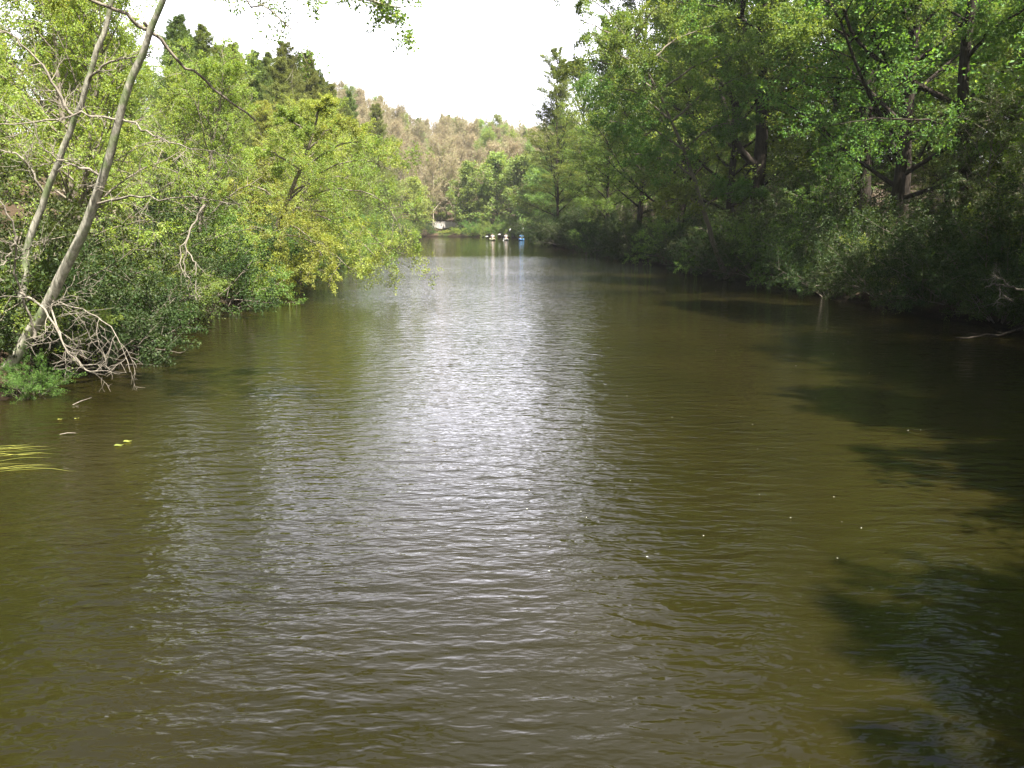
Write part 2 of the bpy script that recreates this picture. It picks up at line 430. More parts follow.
def river_dist(x, y):
    """signed distance to the river's edge: positive on land"""
    x = np.asarray(x, float); y = np.asarray(y, float)
    d = np.full(x.shape, 1e9); inside = np.zeros(x.shape, bool)
    n = len(POLY)
    for i in range(n):
        a, c = POLY[i], POLY[(i + 1) % n]; e = c - a
        t = np.clip(((x - a[0]) * e[0] + (y - a[1]) * e[1]) / (e @ e), 0, 1)
        d = np.minimum(d, np.hypot(x - a[0] - t * e[0], y - a[1] - t * e[1]))
        cr = (a[1] > y) != (c[1] > y)
        with np.errstate(divide='ignore', invalid='ignore'):
            xi = a[0] + (y - a[1]) / (c[1] - a[1] if c[1] != a[1] else 1e-9) * e[0]
        inside ^= cr & (x < xi)
    return np.where(inside, -d, d)

def sstep(x): x = np.clip(x, 0, 1); return x * x * (3 - 2 * x)
def height(x, y):
    x = np.asarray(x, float); y = np.asarray(y, float)
    wob = 0.35 * np.sin(y * 0.9 + 1.3 * np.sin(x * 0.6)) + 0.25 * np.sin(y * 2.3 + x) 
    d = river_dist(x, y) + wob * 0.5
    h = np.where(d > 0, 0.55 * sstep(d / 0.7) + 0.10 * np.minimum(d, 15), -1.3 * sstep(-d / 3.0) - 0.02)
    land = sstep(d / 3)
    h = h + land * 0.12 * (np.sin(x * 1.1 + 0.5 * y) + np.sin(y * 1.4 - 0.7 * x) + 0.6 * np.sin(2.7 * x + 1.9 * y))
    h = h + 8.0 * sstep((-x - 17) / 40) * sstep((y + 10) / 60)
    h = h + 14.0 * sstep((y - 163) / 85) + 9 * sstep((y - 230) / 200)
    h = h + 3.0 * sstep((-x - 15) / 45) * sstep((y - 150) / 60)
    h = h + 3.0 * sstep((x - 20) / 40)
    return h
def ground(x, y): return float(height(np.array([x]), np.array([y]))[0])

def axis(a, b_, fine0, fine1, fine, coarse):
    out = list(np.arange(fine0, fine1 + 1e-6, fine)); s = fine; v = fine1
    while v < b_: s = min(s * 1.25, coarse); v += s; out.append(v)
    s = fine; v = fine0
    while v > a: s = min(s * 1.25, coarse); v -= s; out.insert(0, v)
    return np.array(out)
xs = axis(-900, 900, -20, 24, 0.4, 40); ys = axis(-200, 1500, 2, 60, 0.5, 40)
# keep the far shore and hill well sampled
ys = np.unique(np.round(np.concatenate([ys, np.arange(60, 175, 1.2), np.arange(175, 260, 3)]), 2))
X, Y = np.meshgrid(xs, ys); Z = height(X, Y)
b = Build(); nx, ny = len(xs), len(ys)
i, j = np.meshgrid(np.arange(nx - 1), np.arange(ny - 1)); q = np.stack([j * nx + i, j * nx + i + 1, (j + 1) * nx + i + 1, (j + 1) * nx + i], -1)
b.add(np.stack([X, Y, Z], -1), q.reshape(-1, 4))

m, t, out = new_mat('leaf_litter_soil')
tc = nd(t, 'ShaderNodeTexCoord')
n1 = nd(t, 'ShaderNodeTexNoise', Scale=9.0, Detail=8.0, Roughness=0.7); t.links.new(tc.outputs['Object'], n1.inputs['Vector'])
n2 = nd(t, 'ShaderNodeTexNoise', Scale=0.35, Detail=5.0); t.links.new(tc.outputs['Object'], n2.inputs['Vector'])
c1 = ramp(t, n1.outputs[0], [(0.3, (0.022, 0.016, 0.010)), (0.55, (0.060, 0.042, 0.026)), (0.75, (0.12, 0.088, 0.055))])
c2 = ramp(t, n1.outputs[0], [(0.3, (0.03, 0.045, 0.012)), (0.7, (0.085, 0.11, 0.03))])
mk = ramp(t, n2.outputs[0], [(0.52, (0, 0, 0)), (0.66, (1, 1, 1))])
mx = nd(t, 'ShaderNodeMix', data_type='RGBA'); t.links.new(mk, mx.inputs[0]); t.links.new(c1, mx.inputs[6]); t.links.new(c2, mx.inputs[7])
p = nd(t, 'ShaderNodeBsdfPrincipled'); p.inputs['Roughness'].default_value = 0.95; p.inputs['Specular IOR Level'].default_value = 0.1
sz_ = nd(t, 'ShaderNodeSeparateXYZ'); t.links.new(tc.outputs['Object'], sz_.inputs[0])
low_dark = ramp(t, sz_.outputs[2], [(0.12, (0.22, 0.2, 0.17)), (0.42, (1, 1, 1))])  # soil multiplied darker towards the waterline
mw = nd(t, 'ShaderNodeMix', data_type='RGBA', blend_type='MULTIPLY'); mw.inputs[0].default_value = 1.0
t.links.new(mx.outputs[2], mw.inputs[6]); t.links.new(low_dark, mw.inputs[7])
t.links.new(mw.outputs[2], p.inputs['Base Color'])
bp = nd(t, 'ShaderNodeBump', Strength=0.8, Distance=0.06); t.links.new(n1.outputs[0], bp.inputs['Height']); t.links.new(bp.outputs[0], p.inputs['Normal'])
t.links.new(p.outputs[0], out.inputs['Surface'])
M['soil'] = m
g = mobj('ground', b.mesh('ground', m, True)); tag(g, 'brown leaf-littered ground rising from the river banks to the wooded hill', 'ground', kind='structure')

# ------------------------------------------------------------------ water
m, t, out = new_mat('brown_green_river_water')
tc = nd(t, 'ShaderNodeTexCoord')
def wnoise(sx, sy, scale, detail, rough, rot=0.0, dist=0.0):
    mp = nd(t, 'ShaderNodeMapping'); mp.inputs['Scale'].default_value = (sx, sy, 1); mp.inputs['Rotation'].default_value = (0, 0, R(rot))
    t.links.new(tc.outputs['Object'], mp.inputs[0])
    n = nd(t, 'ShaderNodeTexNoise', Scale=scale, Detail=detail, Roughness=rough); n.inputs['Distortion'].default_value = dist
    t.links.new(mp.outputs[0], n.inputs['Vector']); return n.outputs[0]
a1 = wnoise(0.38, 1.0, 7.6, 2.0, 0.5, 4, 0.5)      # ripples some 20 cm apart
a2 = wnoise(0.40, 1.0, 3.6, 1.0, 0.4, -9, 0.3)      # longer undulation
a3 = wnoise(0.5, 1.0, 18.0, 1.0, 0.4, 9, 0.2)       # fine ripples
gust = wnoise(1.0, 0.5, 0.16, 2.0, 0.5)             # ruffled and calmer patches
gm = nd(t, 'ShaderNodeMapRange'); gm.inputs[1].default_value = 0.35; gm.inputs[2].default_value = 0.65; gm.inputs[3].default_value = 0.55; gm.inputs[4].default_value = 1.25
t.links.new(gust, gm.inputs[0])
def mul(a_, k_):
    n = nd(t, 'ShaderNodeMath', operation='MULTIPLY'); t.links.new(a_, n.inputs[0])
    if isinstance(k_, float): n.inputs[1].default_value = k_
    else: t.links.new(k_, n.inputs[1])
    return n.outputs[0]
def add(a_, c_):
    n = nd(t, 'ShaderNodeMath', operation='ADD'); t.links.new(a_, n.inputs[0]); t.links.new(c_, n.inputs[1]); return n.outputs[0]
sx_ = nd(t, 'ShaderNodeSeparateXYZ'); t.links.new(tc.outputs['Object'], sx_.inputs[0])
cl = nd(t, 'ShaderNodeMapRange', interpolation_type='SMOOTHSTEP'); cl.inputs[1].default_value = 66; cl.inputs[2].default_value = 80; cl.inputs[3].default_value = 1.0; cl.inputs[4].default_value = 0.10
t.links.new(sx_.outputs[1], cl.inputs[0])           # the far reach lies sheltered and calm
rf = nd(t, 'ShaderNodeMapRange', interpolation_type='SMOOTHSTEP'); rf.inputs[1].default_value = 16; rf.inputs[2].default_value = 56; rf.inputs[3].default_value = 0.9; rf.inputs[4].default_value = 2.3
t.links.new(sx_.outputs[1], rf.inputs[0])           # the wind ruffles the open middle reach most
hgt = mul(mul(add(add(mul(a1, 0.022), mul(a2, 0.031)), mul(a3, 0.0060)), gm.outputs[0]), mul(cl.outputs[0], rf.outputs[0]))
bp = nd(t, 'ShaderNodeBump', Strength=1.0, Distance=1.0); t.links.new(hgt, bp.inputs['Height'])
sed = wnoise(1, 1, 0.22, 4.0, 0.55)
col = ramp(t, sed, [(0.3, (0.0082, 0.0073, 0.0018)), (0.7, (0.0130, 0.0106, 0.0026))])
p = nd(t, 'ShaderNodeBsdfPrincipled'); p.inputs['Roughness'].default_value = 0.04; p.inputs['IOR'].default_value = 1.333
t.links.new(col, p.inputs['Base Color']); t.links.new(bp.outputs[0], p.inputs['Normal'])
t.links.new(p.outputs[0], out.inputs['Surface'])
M['water'] = m
b = Build()
b.add([(-75, -60, 0), (30, -60, 0), (30, 165, 0), (-75, 165, 0)], [[0, 1, 2, 3]])
wt = mobj('water', b.mesh('water', m)); tag(wt, 'rippled olive-brown river water mirroring the white sky down its middle', 'river', kind='structure')

# ------------------------------------------------------------------ plant kinds
def kind(key, name, cat, pair, names=('trunk', 'crown')):
    PROTO[key] = Kind(name, [(n, me) for n, me in zip(names, pair)], cat)

for s_ in range(3):
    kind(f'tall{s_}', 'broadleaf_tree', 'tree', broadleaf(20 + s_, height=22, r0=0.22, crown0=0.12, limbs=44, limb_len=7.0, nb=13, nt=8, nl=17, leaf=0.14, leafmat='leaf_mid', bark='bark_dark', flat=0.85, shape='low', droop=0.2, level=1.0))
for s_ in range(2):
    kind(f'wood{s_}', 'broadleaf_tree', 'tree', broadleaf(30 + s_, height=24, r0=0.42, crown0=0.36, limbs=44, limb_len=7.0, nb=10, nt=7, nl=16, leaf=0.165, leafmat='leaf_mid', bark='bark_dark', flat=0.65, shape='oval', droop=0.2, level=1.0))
for s_ in range(2):
    kind(f'under{s_}', 'understory_tree', 'tree', broadleaf(35 + s_, height=8.5, r0=0.09, crown0=0.1, limbs=34, limb_len=4.0, nb=9, nt=6, nl=16, leaf=0.105, leafmat=('leaf_mid', 'leaf_shaded')[s_], bark='bark_grey', flat=0.7, shape='oval', droop=0.25, level=1.0))
for s_ in range(3):
    kind(f'alder{s_}', 'alder_tree', 'tree', broadleaf(40 + s_, height=9.5, r0=0.13, crown0=0.12, limbs=34, limb_len=3.9, nb=9, nt=6, nl=22, leaf=0.08, leafmat='leaf_light', bark='bark_grey', flat=0.4, shape='oval', up=0.15, droop=0.5, lean=(2.2, 0), level=0.6, dead=7))
for s_ in range(2):
    kind(f'light{s_}', 'broadleaf_tree', 'tree', broadleaf(50 + s_, height=14, r0=0.18, crown0=0.2, limbs=38, limb_len=4.2, nb=8, nt=6, nl=20, leaf=0.105, leafmat='leaf_light', bark='bark_grey', flat=0.4, shape='oval', level=0.6))
for s_ in range(3):
    kind(f'pine{s_}', 'pine_tree', 'tree', conifer(60 + s_, height=16, crown0=0.12, blen=4.2, whorls=24, per=6, nb=10, nt=5, nl=9, needle=0.17, ragged=0.5))
for s_ in range(3):
    kind(f'bare{s_}', 'budding_tree', 'tree', bare_tree(70 + s_))
kind('budgreen', 'budding_tree', 'tree', bare_tree(75, leafmat='leaf_far', nl=7, leaf=0.24))
for s_ in range(2):
    kind(f'shore{s_}', 'shoreline_tree', 'tree', broadleaf(80 + s_, height=7.5, r0=0.12, crown0=0.06, limbs=26, limb_len=2.9, nb=7, nt=5, nl=9, leaf=0.22, leafmat='leaf_far', bark='bark_grey', flat=0.2, level=0.4))
for s_, mt in enumerate(('leaf_shaded', 'leaf_mid', 'leaf_light', 'leaf_shaded')):
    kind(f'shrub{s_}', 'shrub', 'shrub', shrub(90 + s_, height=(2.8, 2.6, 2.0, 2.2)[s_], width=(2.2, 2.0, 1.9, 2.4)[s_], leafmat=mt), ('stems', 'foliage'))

# ------------------------------------------------------------------ placing helpers
CP, SP = math.cos(R(PITCH)), math.sin(R(PITCH))
def px(u, v, y):
    """the point seen at pixel u, v of the photograph that stands y metres down the river"""
    rx, ru = (u - 512) / F_PX, (384 - v) / F_PX
    dy = CP + ru * SP; dz = -SP + ru * CP
    return np.array([rx * y / dy, y, CAM_H + dz * y / dy])
def path_px(pts):  return np.array([px(*p_) for p_ in pts])
def smooth_path(P, k, r=None, wob=0.0):
    P = np.asarray(P, float); n = len(P)
    d = np.concatenate([[0], np.cumsum(np.linalg.norm(np.diff(P, axis=0), axis=1))]); x = np.linspace(0, d[-1], k)
    Q = np.stack([np.interp(x, d, P[:, c]) for c in range(3)], 1)
    for _ in range(2): Q[1:-1] = Q[1:-1] * 0.5 + (Q[2:] + Q[:-2]) * 0.25
    if wob: Q[1:-1] += r.normal(0, wob, (k - 2, 3))
    return Q
def interp_bank(B_, y):
    B_ = sorted(B_, key=lambda a: a[1]); return float(np.interp(y, [p_[1] for p_ in B_], [p_[0] for p_ in B_]))
RB_ = RIGHT + [(2.0, 147)]

# ------------------------------------------------------------------ right bank
WOODG = 'tall trees in the shaded wood behind the right bank'
RB = [  # kind, x, y, scale, label
 ('tall0', 6.6, 121, 0.78, 'farthest leafy tree of the right bank, beside the paddlers'),
 ('tall1', 5.9, 107, 1.0, 'pale-topped leafy tree at the tip of the right bank against the white sky'),
 ('tall2', 10.2, 90, 0.98, 'tall green tree on the right bank just nearer than the pale-topped one'),
 ('tall0', 11.6, 76, 1.2, 'tall leafy tree leaning its crown out against the white sky on the right bank'),
 ('tall1', 13.2, 64, 1.22, 'tall layered tree above the middle of the right bank'),
 ('tall2', 14.4, 55, 1.25, 'leafy tree just behind the pale leaning trunk on the right bank'),
 ('tall0', 17.4, 38, 1.3, 'layered tree in front of the thick dark trunks on the right bank'),
 ('tall2', 19.5, 22, 1.25, 'nearest tall tree of the right bank, at the right edge'),
]
for k_, x, y, s_, lb in RB: place(k_, x, y, lb, sc=s_)
for k_, x, y, s_ in (('tall0', 13.9, 9.2, 0.8), ('tall1', 10.9, -0.3, 0.78), ('tall2', 11.2, -3.0, 0.82), ('light0', 10.4, 2.0, 0.9), ('tall0', 15.4, 3.0, 0.85), ('tall1', 17.5, 14, 1.0), ('tall2', 13.4, 5.2, 0.74)):
    place(k_, x, y, 'tall leafy tree beyond the right edge casting shade on the water', group='tall trees beyond the right edge', sc=s_)
cnt = 0; pts = [(x, y) for _, x, y, _, _ in RB]
rr = random.Random(3)
while cnt < 62:
    y = rr.uniform(4, 150); x = interp_bank(RB_, y) + rr.uniform(8, 50)
    if min(math.hypot(x - a, y - c) for a, c in pts) < 5.0: continue
    pts.append((x, y)); cnt += 1
    place(rr.choice(['wood0', 'wood1', 'tall1', 'wood1', 'tall2']), x, y, 'tall leafy tree standing in the shaded wood behind the right bank', group=WOODG, sc=rr.uniform(0.85, 1.1))
cnt = 0; pts = []
while cnt < 46:
    y = rr.uniform(12, 135); x = interp_bank(RB_, y) + 4 + rr.uniform(0, 1) ** 1.5 * 30
    if pts and min(math.hypot(x - a, y - c) for a, c in pts) < 3.4: continue
    pts.append((x, y)); cnt += 1
    place(rr.choice(['under0', 'under0', 'under1']), x, y, 'small layered tree growing under the tall trees of the right bank', group='understory trees of the right bank', sc=rr.uniform(0.7, 1.15))

# ------------------------------------------------------------------ left bank
LB = [
 ('alder1', -12.2, 31, 0.95, 0.2, 'yellow-green tree overhanging the left bank, next nearer than the drooping one'),
 ('alder2', -13.0, 47, 1.0, -0.1, 'bright green tree behind the drooping tree on the left bank'),
 ('alder0', -14.3, 58, 1.0, 0.3, 'rounded light green tree on the left bank before the far bushes'),
 ('alder1', -13.6, 25, 0.9, 0.1, 'yellow-green tree behind the leaning pale trunk on the left bank'),
 ('light0', -17.0, 44, 0.9, None, 'taller light green tree rising behind the drooping tree'),
 ('light1', -17.5, 33, 0.95, None, 'tall yellow-green tree behind the left bank, under the bare dark limb'),
 ('light0', -17.5, 24, 0.95, None, 'tall yellow-green tree at the upper left behind the two pale stems'),
 ('light1', -18.0, 17, 1.0, None, 'tall leafy tree at the left edge of the wood'),
 ('light1', -18.0, 62, 0.85, None, 'light green tree on the left slope below the dark pines'),
]
def fit(x, y, h_, s_):
    # keep the leafy crowns of the left slope below the skyline of the pines
    u = 512 + x / y * F_PX; v = float(np.interp(u, [100, 150, 200, 260, 330, 400, 425], [-300, -40, 85, 105, 122, 165, 200]))
    return max(0.25, min(s_, (px(u, v, y)[2] - ground(x, y)) / h_))
for k_, x, y, s_, rz, lb in LB: place(k_, x, y, lb, sc=fit(x, y, 14.5 if 'light' in k_ else 10, s_), rz=rz)

for k_, u, v, y, lb in (
 ('pine0', 205, 24, 62, 'ragged dark pine leftmost of those on the left skyline'),
 ('pine1', 232, 42, 66, 'dark pine second from the left on the left skyline'),
 ('pine2', 258, 52, 72, 'dark pine third from the left on the left skyline'),
 ('pine0', 284, 40, 76, 'taller dark pine in the middle of the left skyline'),
 ('pine2', 309, 52, 84, 'tall pointed pine near the right end of the dark left skyline'),
 ('pine1', 322, 76, 90, 'dark pine just right of the tall pointed one on the left skyline'),
 ('pine1', 178, 14, 58, 'dark pine at the top left behind the leaning pale trunk'),
 ('pine2', 352, 92, 112, 'small pine standing where the left skyline drops to the hill'),
 ('pine0', 376, 104, 126, 'lowest small pine on the left slope before the tan hillside')):
    x = px(u, v, y)[0]; place(k_, x, y, lb, sc=(px(u, v, y)[2] - ground(x, y)) / 16)
for n_, (u, v, y) in enumerate(((192, 34, 70), (218, 44, 74), (246, 54, 80), (271, 52, 84), (296, 54, 90), (336, 90, 100), (168, 24, 66), (226, 48, 84), (303, 60, 98), (315, 68, 84), (344, 98, 108), (182, 30, 74), (200, 40, 78), (238, 52, 70), (264, 60, 74), (278, 56, 68), (290, 56, 80), (328, 84, 92))):
    x = px(u, v, y)[0]; place(f'pine{n_ % 3}', x, y, 'pine filling the dark skyline between the taller pines on the left slope', group='lesser pines of the left skyline', sc=(px(u, v, y)[2] - ground(x, y)) / 16)
for x, y, s_ in ((-22, 28, 1.0), (-21.5, 21, 1.0), (-25, 36, 1.05), (-20, 13, 0.95), (-26, 27, 1.4), (-28, 35, 1.4), (-24, 19, 1.35), (-30, 44, 1.3), (-22, 33, 1.25)):
    place('light1', x, y, 'tall leafy tree high at the back of the near left slope', group='tall trees at the back of the near left slope', sc=s_)
rr = random.Random(5); cnt = 0; pts = [(a[1], a[2]) for a in LB]
while cnt < 60:
    y = rr.uniform(4, 140); x = interp_bank(LEFT, y) - rr.uniform(6, 40)
    if min(math.hypot(x - a, y - c) for a, c in pts) < 4.0: continue
    pts.append((x, y)); cnt += 1
    place(rr.choice(['light0', 'light1', 'light1', 'budgreen', 'pine1']) if y > 40 else rr.choice(['light0', 'light1']), x, y, 'leafy tree in the mixed wood on the left slope', group='trees of the wood on the left slope', sc=fit(x, y, 14.5, rr.uniform(0.7, 0.95)))

for k_, x, y, s_ in (('tall1', -16.5, 13, 0.75), ('tall2', -16, 7, 0.8), ('tall0', -15.5, 1, 0.8), ('tall1', -15, -5, 0.8)):
    place(k_, x, y, 'tall leafy tree on the near left bank beyond the left edge', group='tall trees beyond the left edge', sc=s_)
# ------------------------------------------------------------------ far hill
rr = random.Random(9); pts = []; cnt = 0
while cnt < 298:
    x = rr.uniform(-72, 34); y = rr.uniform(165, 262)
    if pts and min(math.hypot(x - a, y - c) for a, c in pts) < 4.0: continue
    pts.append((x, y)); cnt += 1
    place(rr.choice(['bare0', 'bare1', 'bare2', 'bare0', 'bare1', 'bare2', 'budgreen', 'budgreen']), x, y, 'bare tan budding tree on the far hillside', group='budding trees on the far hillside', sc=(lambda q_: (q_ * 1.15, q_ * 1.15, q_ * 1.12))(rr.uniform(0.75, 1.05)))
for u, v in ((356, 92), (377, 103), (398, 112), (418, 118), (441, 116), (449, 114), (456, 119), (478, 127), (486, 125), (494, 124), (503, 127), (513, 127), (524, 128), (538, 126), (552, 124), (570, 122), (340, 96), (326, 98)):
    y = rr.uniform(225, 255); x = px(u, v, y)[0]
    place(rr.choice(['pine0', 'pine1', 'pine2']), x, y, 'pine on the crest of the far hill', group='pines on the crest of the far hill', sc=max(0.4, (px(u, v, y)[2] - ground(x, y)) / 16))

place('shore1', -14.8, 171.5, 'green tree standing right behind the pale wall on the far shore', sc=(1.35, 1.35, 1.1))
place('shore0', -10.6, 172, 'green tree behind the right end of the pale wall on the far shore', sc=(1.3, 1.3, 1.2))
SH = [(-19, 160, 0.95), (-18.6, 165, 0.8), (-8.6, 161, 1.2), (-6, 159, 0.85), (-2.8, 158.5, 1.35), (1.5, 155, 1.3), (4.0, 149, 1.1), (5.6, 138, 1.0), (-24, 162, 0.9), (-30, 163, 0.8)]
SHL = ['round green bush at the left end of the far shore', 'low green bush left of the pale wall on the far shore', 'green tree with a dark foot right of the pale wall', 'small light bush at the water on the far shore',
       'tallest green shoreline tree in the middle of the far shore', 'green shoreline tree behind the paddlers', 'dark shoreline tree at the right end of the far shore', 'leafy tree overhanging the water right of the paddlers',
       'green bush mostly behind the left bank on the far shore', 'far green bush hidden round the bend to the left']
for n_, ((x, y, s_), lb) in enumerate(zip(SH, SHL)): place(f'shore{n_ % 2}', x, y, lb, sc=(s_ * 1.5, s_ * 1.5, s_ * 1.25))

# ------------------------------------------------------------------ shrubs along the banks
rr = random.Random(11)
def along(B_, y0, y1, step):
    y = y0
    while y < y1:
        yield interp_bank(B_, y), y
        y += step(y)
for x, y in along(RB_, 6, 140, lambda y: 1.6 + y * 0.010):
    for row in (0, 1, 2):
        if row == 2 and y > 70: continue
        xx = x + (0.6, 2.6, 6.0)[row] + rr.uniform(-0.4, 0.6)
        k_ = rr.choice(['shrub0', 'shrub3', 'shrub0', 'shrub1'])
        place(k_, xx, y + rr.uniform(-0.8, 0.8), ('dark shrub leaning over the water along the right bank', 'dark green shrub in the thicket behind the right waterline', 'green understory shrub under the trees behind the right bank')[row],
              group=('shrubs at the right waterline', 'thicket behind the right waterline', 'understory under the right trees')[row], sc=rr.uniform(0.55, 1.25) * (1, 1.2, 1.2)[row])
for x, y in along(LEFT, 12.5, 134, lambda y: 1.5 + y * 0.012):
    for row in (0, 1):
        if row == 0 and y < 18.5: continue
        xx = x - (0.6, 2.6)[row] - rr.uniform(-0.4, 0.6)
        k_ = rr.choice(['shrub1', 'shrub2', 'shrub0', 'shrub1']) if y > 27 else rr.choice(['shrub0', 'shrub3', 'shrub0', 'shrub1'])  # near shrubs mostly take the darkened leaf, painting the shaded hollows
        place(k_, xx, y + rr.uniform(-0.8, 0.8), ('green shrub at the waterline of the left bank', 'green shrub in the thicket behind the left waterline')[row],
              group=('shrubs at the left waterline', 'thicket behind the left waterline')[row], sc=rr.uniform(0.5, 1.2) * (1, 1.25)[row])

# ------------------------------------------------------------------ leaning pale tree on the left bank
def custom_tree(name, label, cat, stems, bark, twigs=(), leafy=(), leafmat='leaf_light', leaf=0.1, nl=10, seed=1, dead_mat='dead_wood', nb=9, nt=6, droop=0.2, group=None, dark=()):
    """stems: (points, r0, r1); twigs: indices of limbs that carry bare twigs; leafy: indices of limbs in leaf.
    The first stem is the trunk, the others are limbs on it."""
    r = np.random.default_rng(seed)
    base = np.array(stems[0][0][0], float)
    root = empty(name, tuple(base)); tag(root, label, cat, group)
    trunk = Build()
    for n_, (pts_, r0, r1) in enumerate(stems):
        k = 26 if n_ == 0 else 14
        Q = smooth_path(np.asarray(pts_) - base, k, r, 0.02 if n_ == 0 else 0.025)
        rad = r0 + (r1 - r0) * np.linspace(0, 1, k)
        if n_ == 0:
            rad[0] *= 1.5; rad[1] *= 1.2
            tubes(trunk, Q[None], rad[None], 12)
            mobj('trunk', trunk.mesh('trunk', M[bark], True), root)
            continue
        lb = Build(); tubes(lb, Q[None], rad[None], 7)
        L = np.array([np.linalg.norm(np.diff(Q, axis=0), axis=1).sum()])
        if n_ in twigs or n_ in leafy:
            P2, L2, _ = kids(Q[None], L, nb, 0.1, 1.0, 0.42, 0.4, 50, 0.25, 0.0, 7, 0.17, r, droop)
            tubes(lb, P2, np.clip(r1 * 0.9, 0.006, 0.02) * taper_r(1, 7, 0.35)[None] * np.ones((len(P2), 1)), 4)
            P3, L3, _ = kids(P2, np.maximum(L2, 0.3), nt, 0.15, 1.0, 0.5, 0.3, 50, 0.25, 0.0, 5, 0.17, r, droop)
            tubes(lb, P3, 0.006 * taper_r(1, 5, 0.4)[None] * np.ones((len(P3), 1)), 3)
            if n_ in leafy:
                P4, L4, _ = kids(P3, np.maximum(L3, 0.2), 4, 0.15, 1.0, 0.6, 0.3, 50, 0.3, 0.0, 3, 0.12, r)
                cr = Build(); leaves(cr, P4, nl, leaf, r, level=0.5); leaves(cr, P3, nl, leaf, r, level=0.5)
        lo = mobj('limb', lb.mesh('limb', M['bark_grey' if n_ in dark else bark if n_ in leafy or n_ not in twigs else dead_mat], True), root)
        if n_ in leafy: mobj('foliage', cr.mesh('foliage', M[leafmat]), lo)
    return root

D = 16.2
trunk_px = [(-14, 402, 16.6), (12, 362, 16.5), (40, 318, 16.4), (62, 275, 16.2), (84, 232, 16.0), (100, 185, 15.8), (114, 140, 15.6), (124, 100, 15.5), (140, 55, 15.4), (160, 5, 15.2), (190, -75, 15.0), (225, -165, 14.8)]
ST = [(path_px(trunk_px), 0.13, 0.03),
 # bare pale limbs
 (path_px([(122, 120, 15.6), (105, 117, 15.3), (82, 113, 15.0), (60, 118, 14.9), (20, 125, 14.8), (-20, 124, 14.7)]), 0.024, 0.006),
 (path_px([(120, 118, 15.6), (150, 133, 15.3), (190, 149, 15.2), (225, 156, 15.1)]), 0.024, 0.004),
 (path_px([(103, 178, 15.8), (82, 168, 15.6), (60, 160, 15.4), (45, 150, 15.2)]), 0.03, 0.01),
 (path_px([(92, 205, 15.9), (130, 195, 15.6), (165, 200, 15.3), (200, 196, 15.2), (230, 204, 15.1)]), 0.026, 0.006),
 (path_px([(147, 30, 15.4), (125, 14, 15.2), (104, 6, 15.1), (80, -3, 15.0), (40, -20, 14.9)]), 0.035, 0.02),
 (path_px([(144, 22, 15.6), (165, 48, 15.8), (195, 76, 16.0), (225, 97, 16.2), (256, 121, 16.4)]), 0.032, 0.018),
 (path_px([(52, 296, 16.3), (52, 310, 16.0), (58, 330, 15.7), (66, 352, 15.5), (90, 372, 15.3)]), 0.022, 0.008),
 (path_px([(48, 303, 16.3), (75, 305, 15.8), (105, 318, 15.5), (122, 345, 15.3), (130, 372, 15.2)]), 0.018, 0.006),
 # leafy limbs over the top of the picture
 (path_px([(178, -45, 15.0), (230, -50, 14.6), (290, -25, 14.2), (345, -8, 13.9), (402, 8, 13.7)]), 0.05, 0.012),
 (path_px([(190, -75, 15.0), (240, -80, 15.2), (300, -50, 15.4), (350, -30, 15.6)]), 0.05, 0.012),
 (path_px([(205, -110, 15.0), (160, -120, 15.2), (100, -80, 15.2), (60, -30, 15.3)]), 0.05, 0.012),
 (path_px([(165, -10, 15.2), (200, -12, 15.0), (235, -5, 14.8), (275, 12, 14.6), (300, 40, 14.5)]), 0.03, 0.008),
]
custom_tree('leaning_tree', 'pale lichen-mottled trunk leaning out from the left bank, with bare pale limbs', 'tree', ST, 'bark_pale', twigs=(1, 2, 3, 4, 7, 8, 12), leafy=(9, 10, 11), seed=4, leaf=0.065, nl=14, nb=12, nt=8, dark=(5, 6))

ST = [(path_px([(18, 345, 17.6), (22, 290, 17.6), (32, 225, 17.5), (52, 182, 17.4), (72, 130, 17.2), (88, 82, 17.0), (100, 45, 16.9), (112, -5, 16.8), (125, -60, 16.7)]), 0.085, 0.04),
 (path_px([(88, 82, 17.0), (104, 62, 16.9), (125, 58, 16.8), (150, 55, 16.7)]), 0.03, 0.01),
 (path_px([(76, 118, 17.2), (60, 100, 17.1), (40, 62, 17.0), (20, 40, 16.9), (0, 30, 16.8)]), 0.035, 0.012),
 (path_px([(45, 195, 17.4), (30, 165, 17.2), (12, 150, 17.0), (-10, 152, 17.0)]), 0.03, 0.01)]
custom_tree('slender_tree', 'slender grey-green stem leaning the same way left of the thick pale trunk', 'tree', ST, 'bark_pale', twigs=(1, 2, 3), seed=5)

ST = [(path_px([(34, 338, 16.0), (30, 318, 15.9), (20, 292, 15.8), (14, 262, 15.7), (18, 236, 15.6), (6, 212, 15.5), (-8, 180, 15.5), (-12, 150, 15.5)]), 0.024, 0.012),
 (path_px([(20, 292, 15.8), (36, 300, 15.6), (48, 310, 15.5), (62, 345, 15.3), (84, 366, 15.2), (96, 374, 15.2)]), 0.025, 0.01),
 (path_px([(18, 236, 15.6), (5, 262, 15.4), (-5, 275, 15.3)]), 0.02, 0.008),
 (path_px([(14, 262, 15.7), (28, 248, 15.4), (40, 244, 15.2)]), 0.018, 0.006)]
custom_tree('dead_sapling', 'crooked bleached dead sapling at the left edge before the leaning trunk', 'dead sapling', ST, 'dead_wood', twigs=(1, 2, 3), seed=6, nb=7)

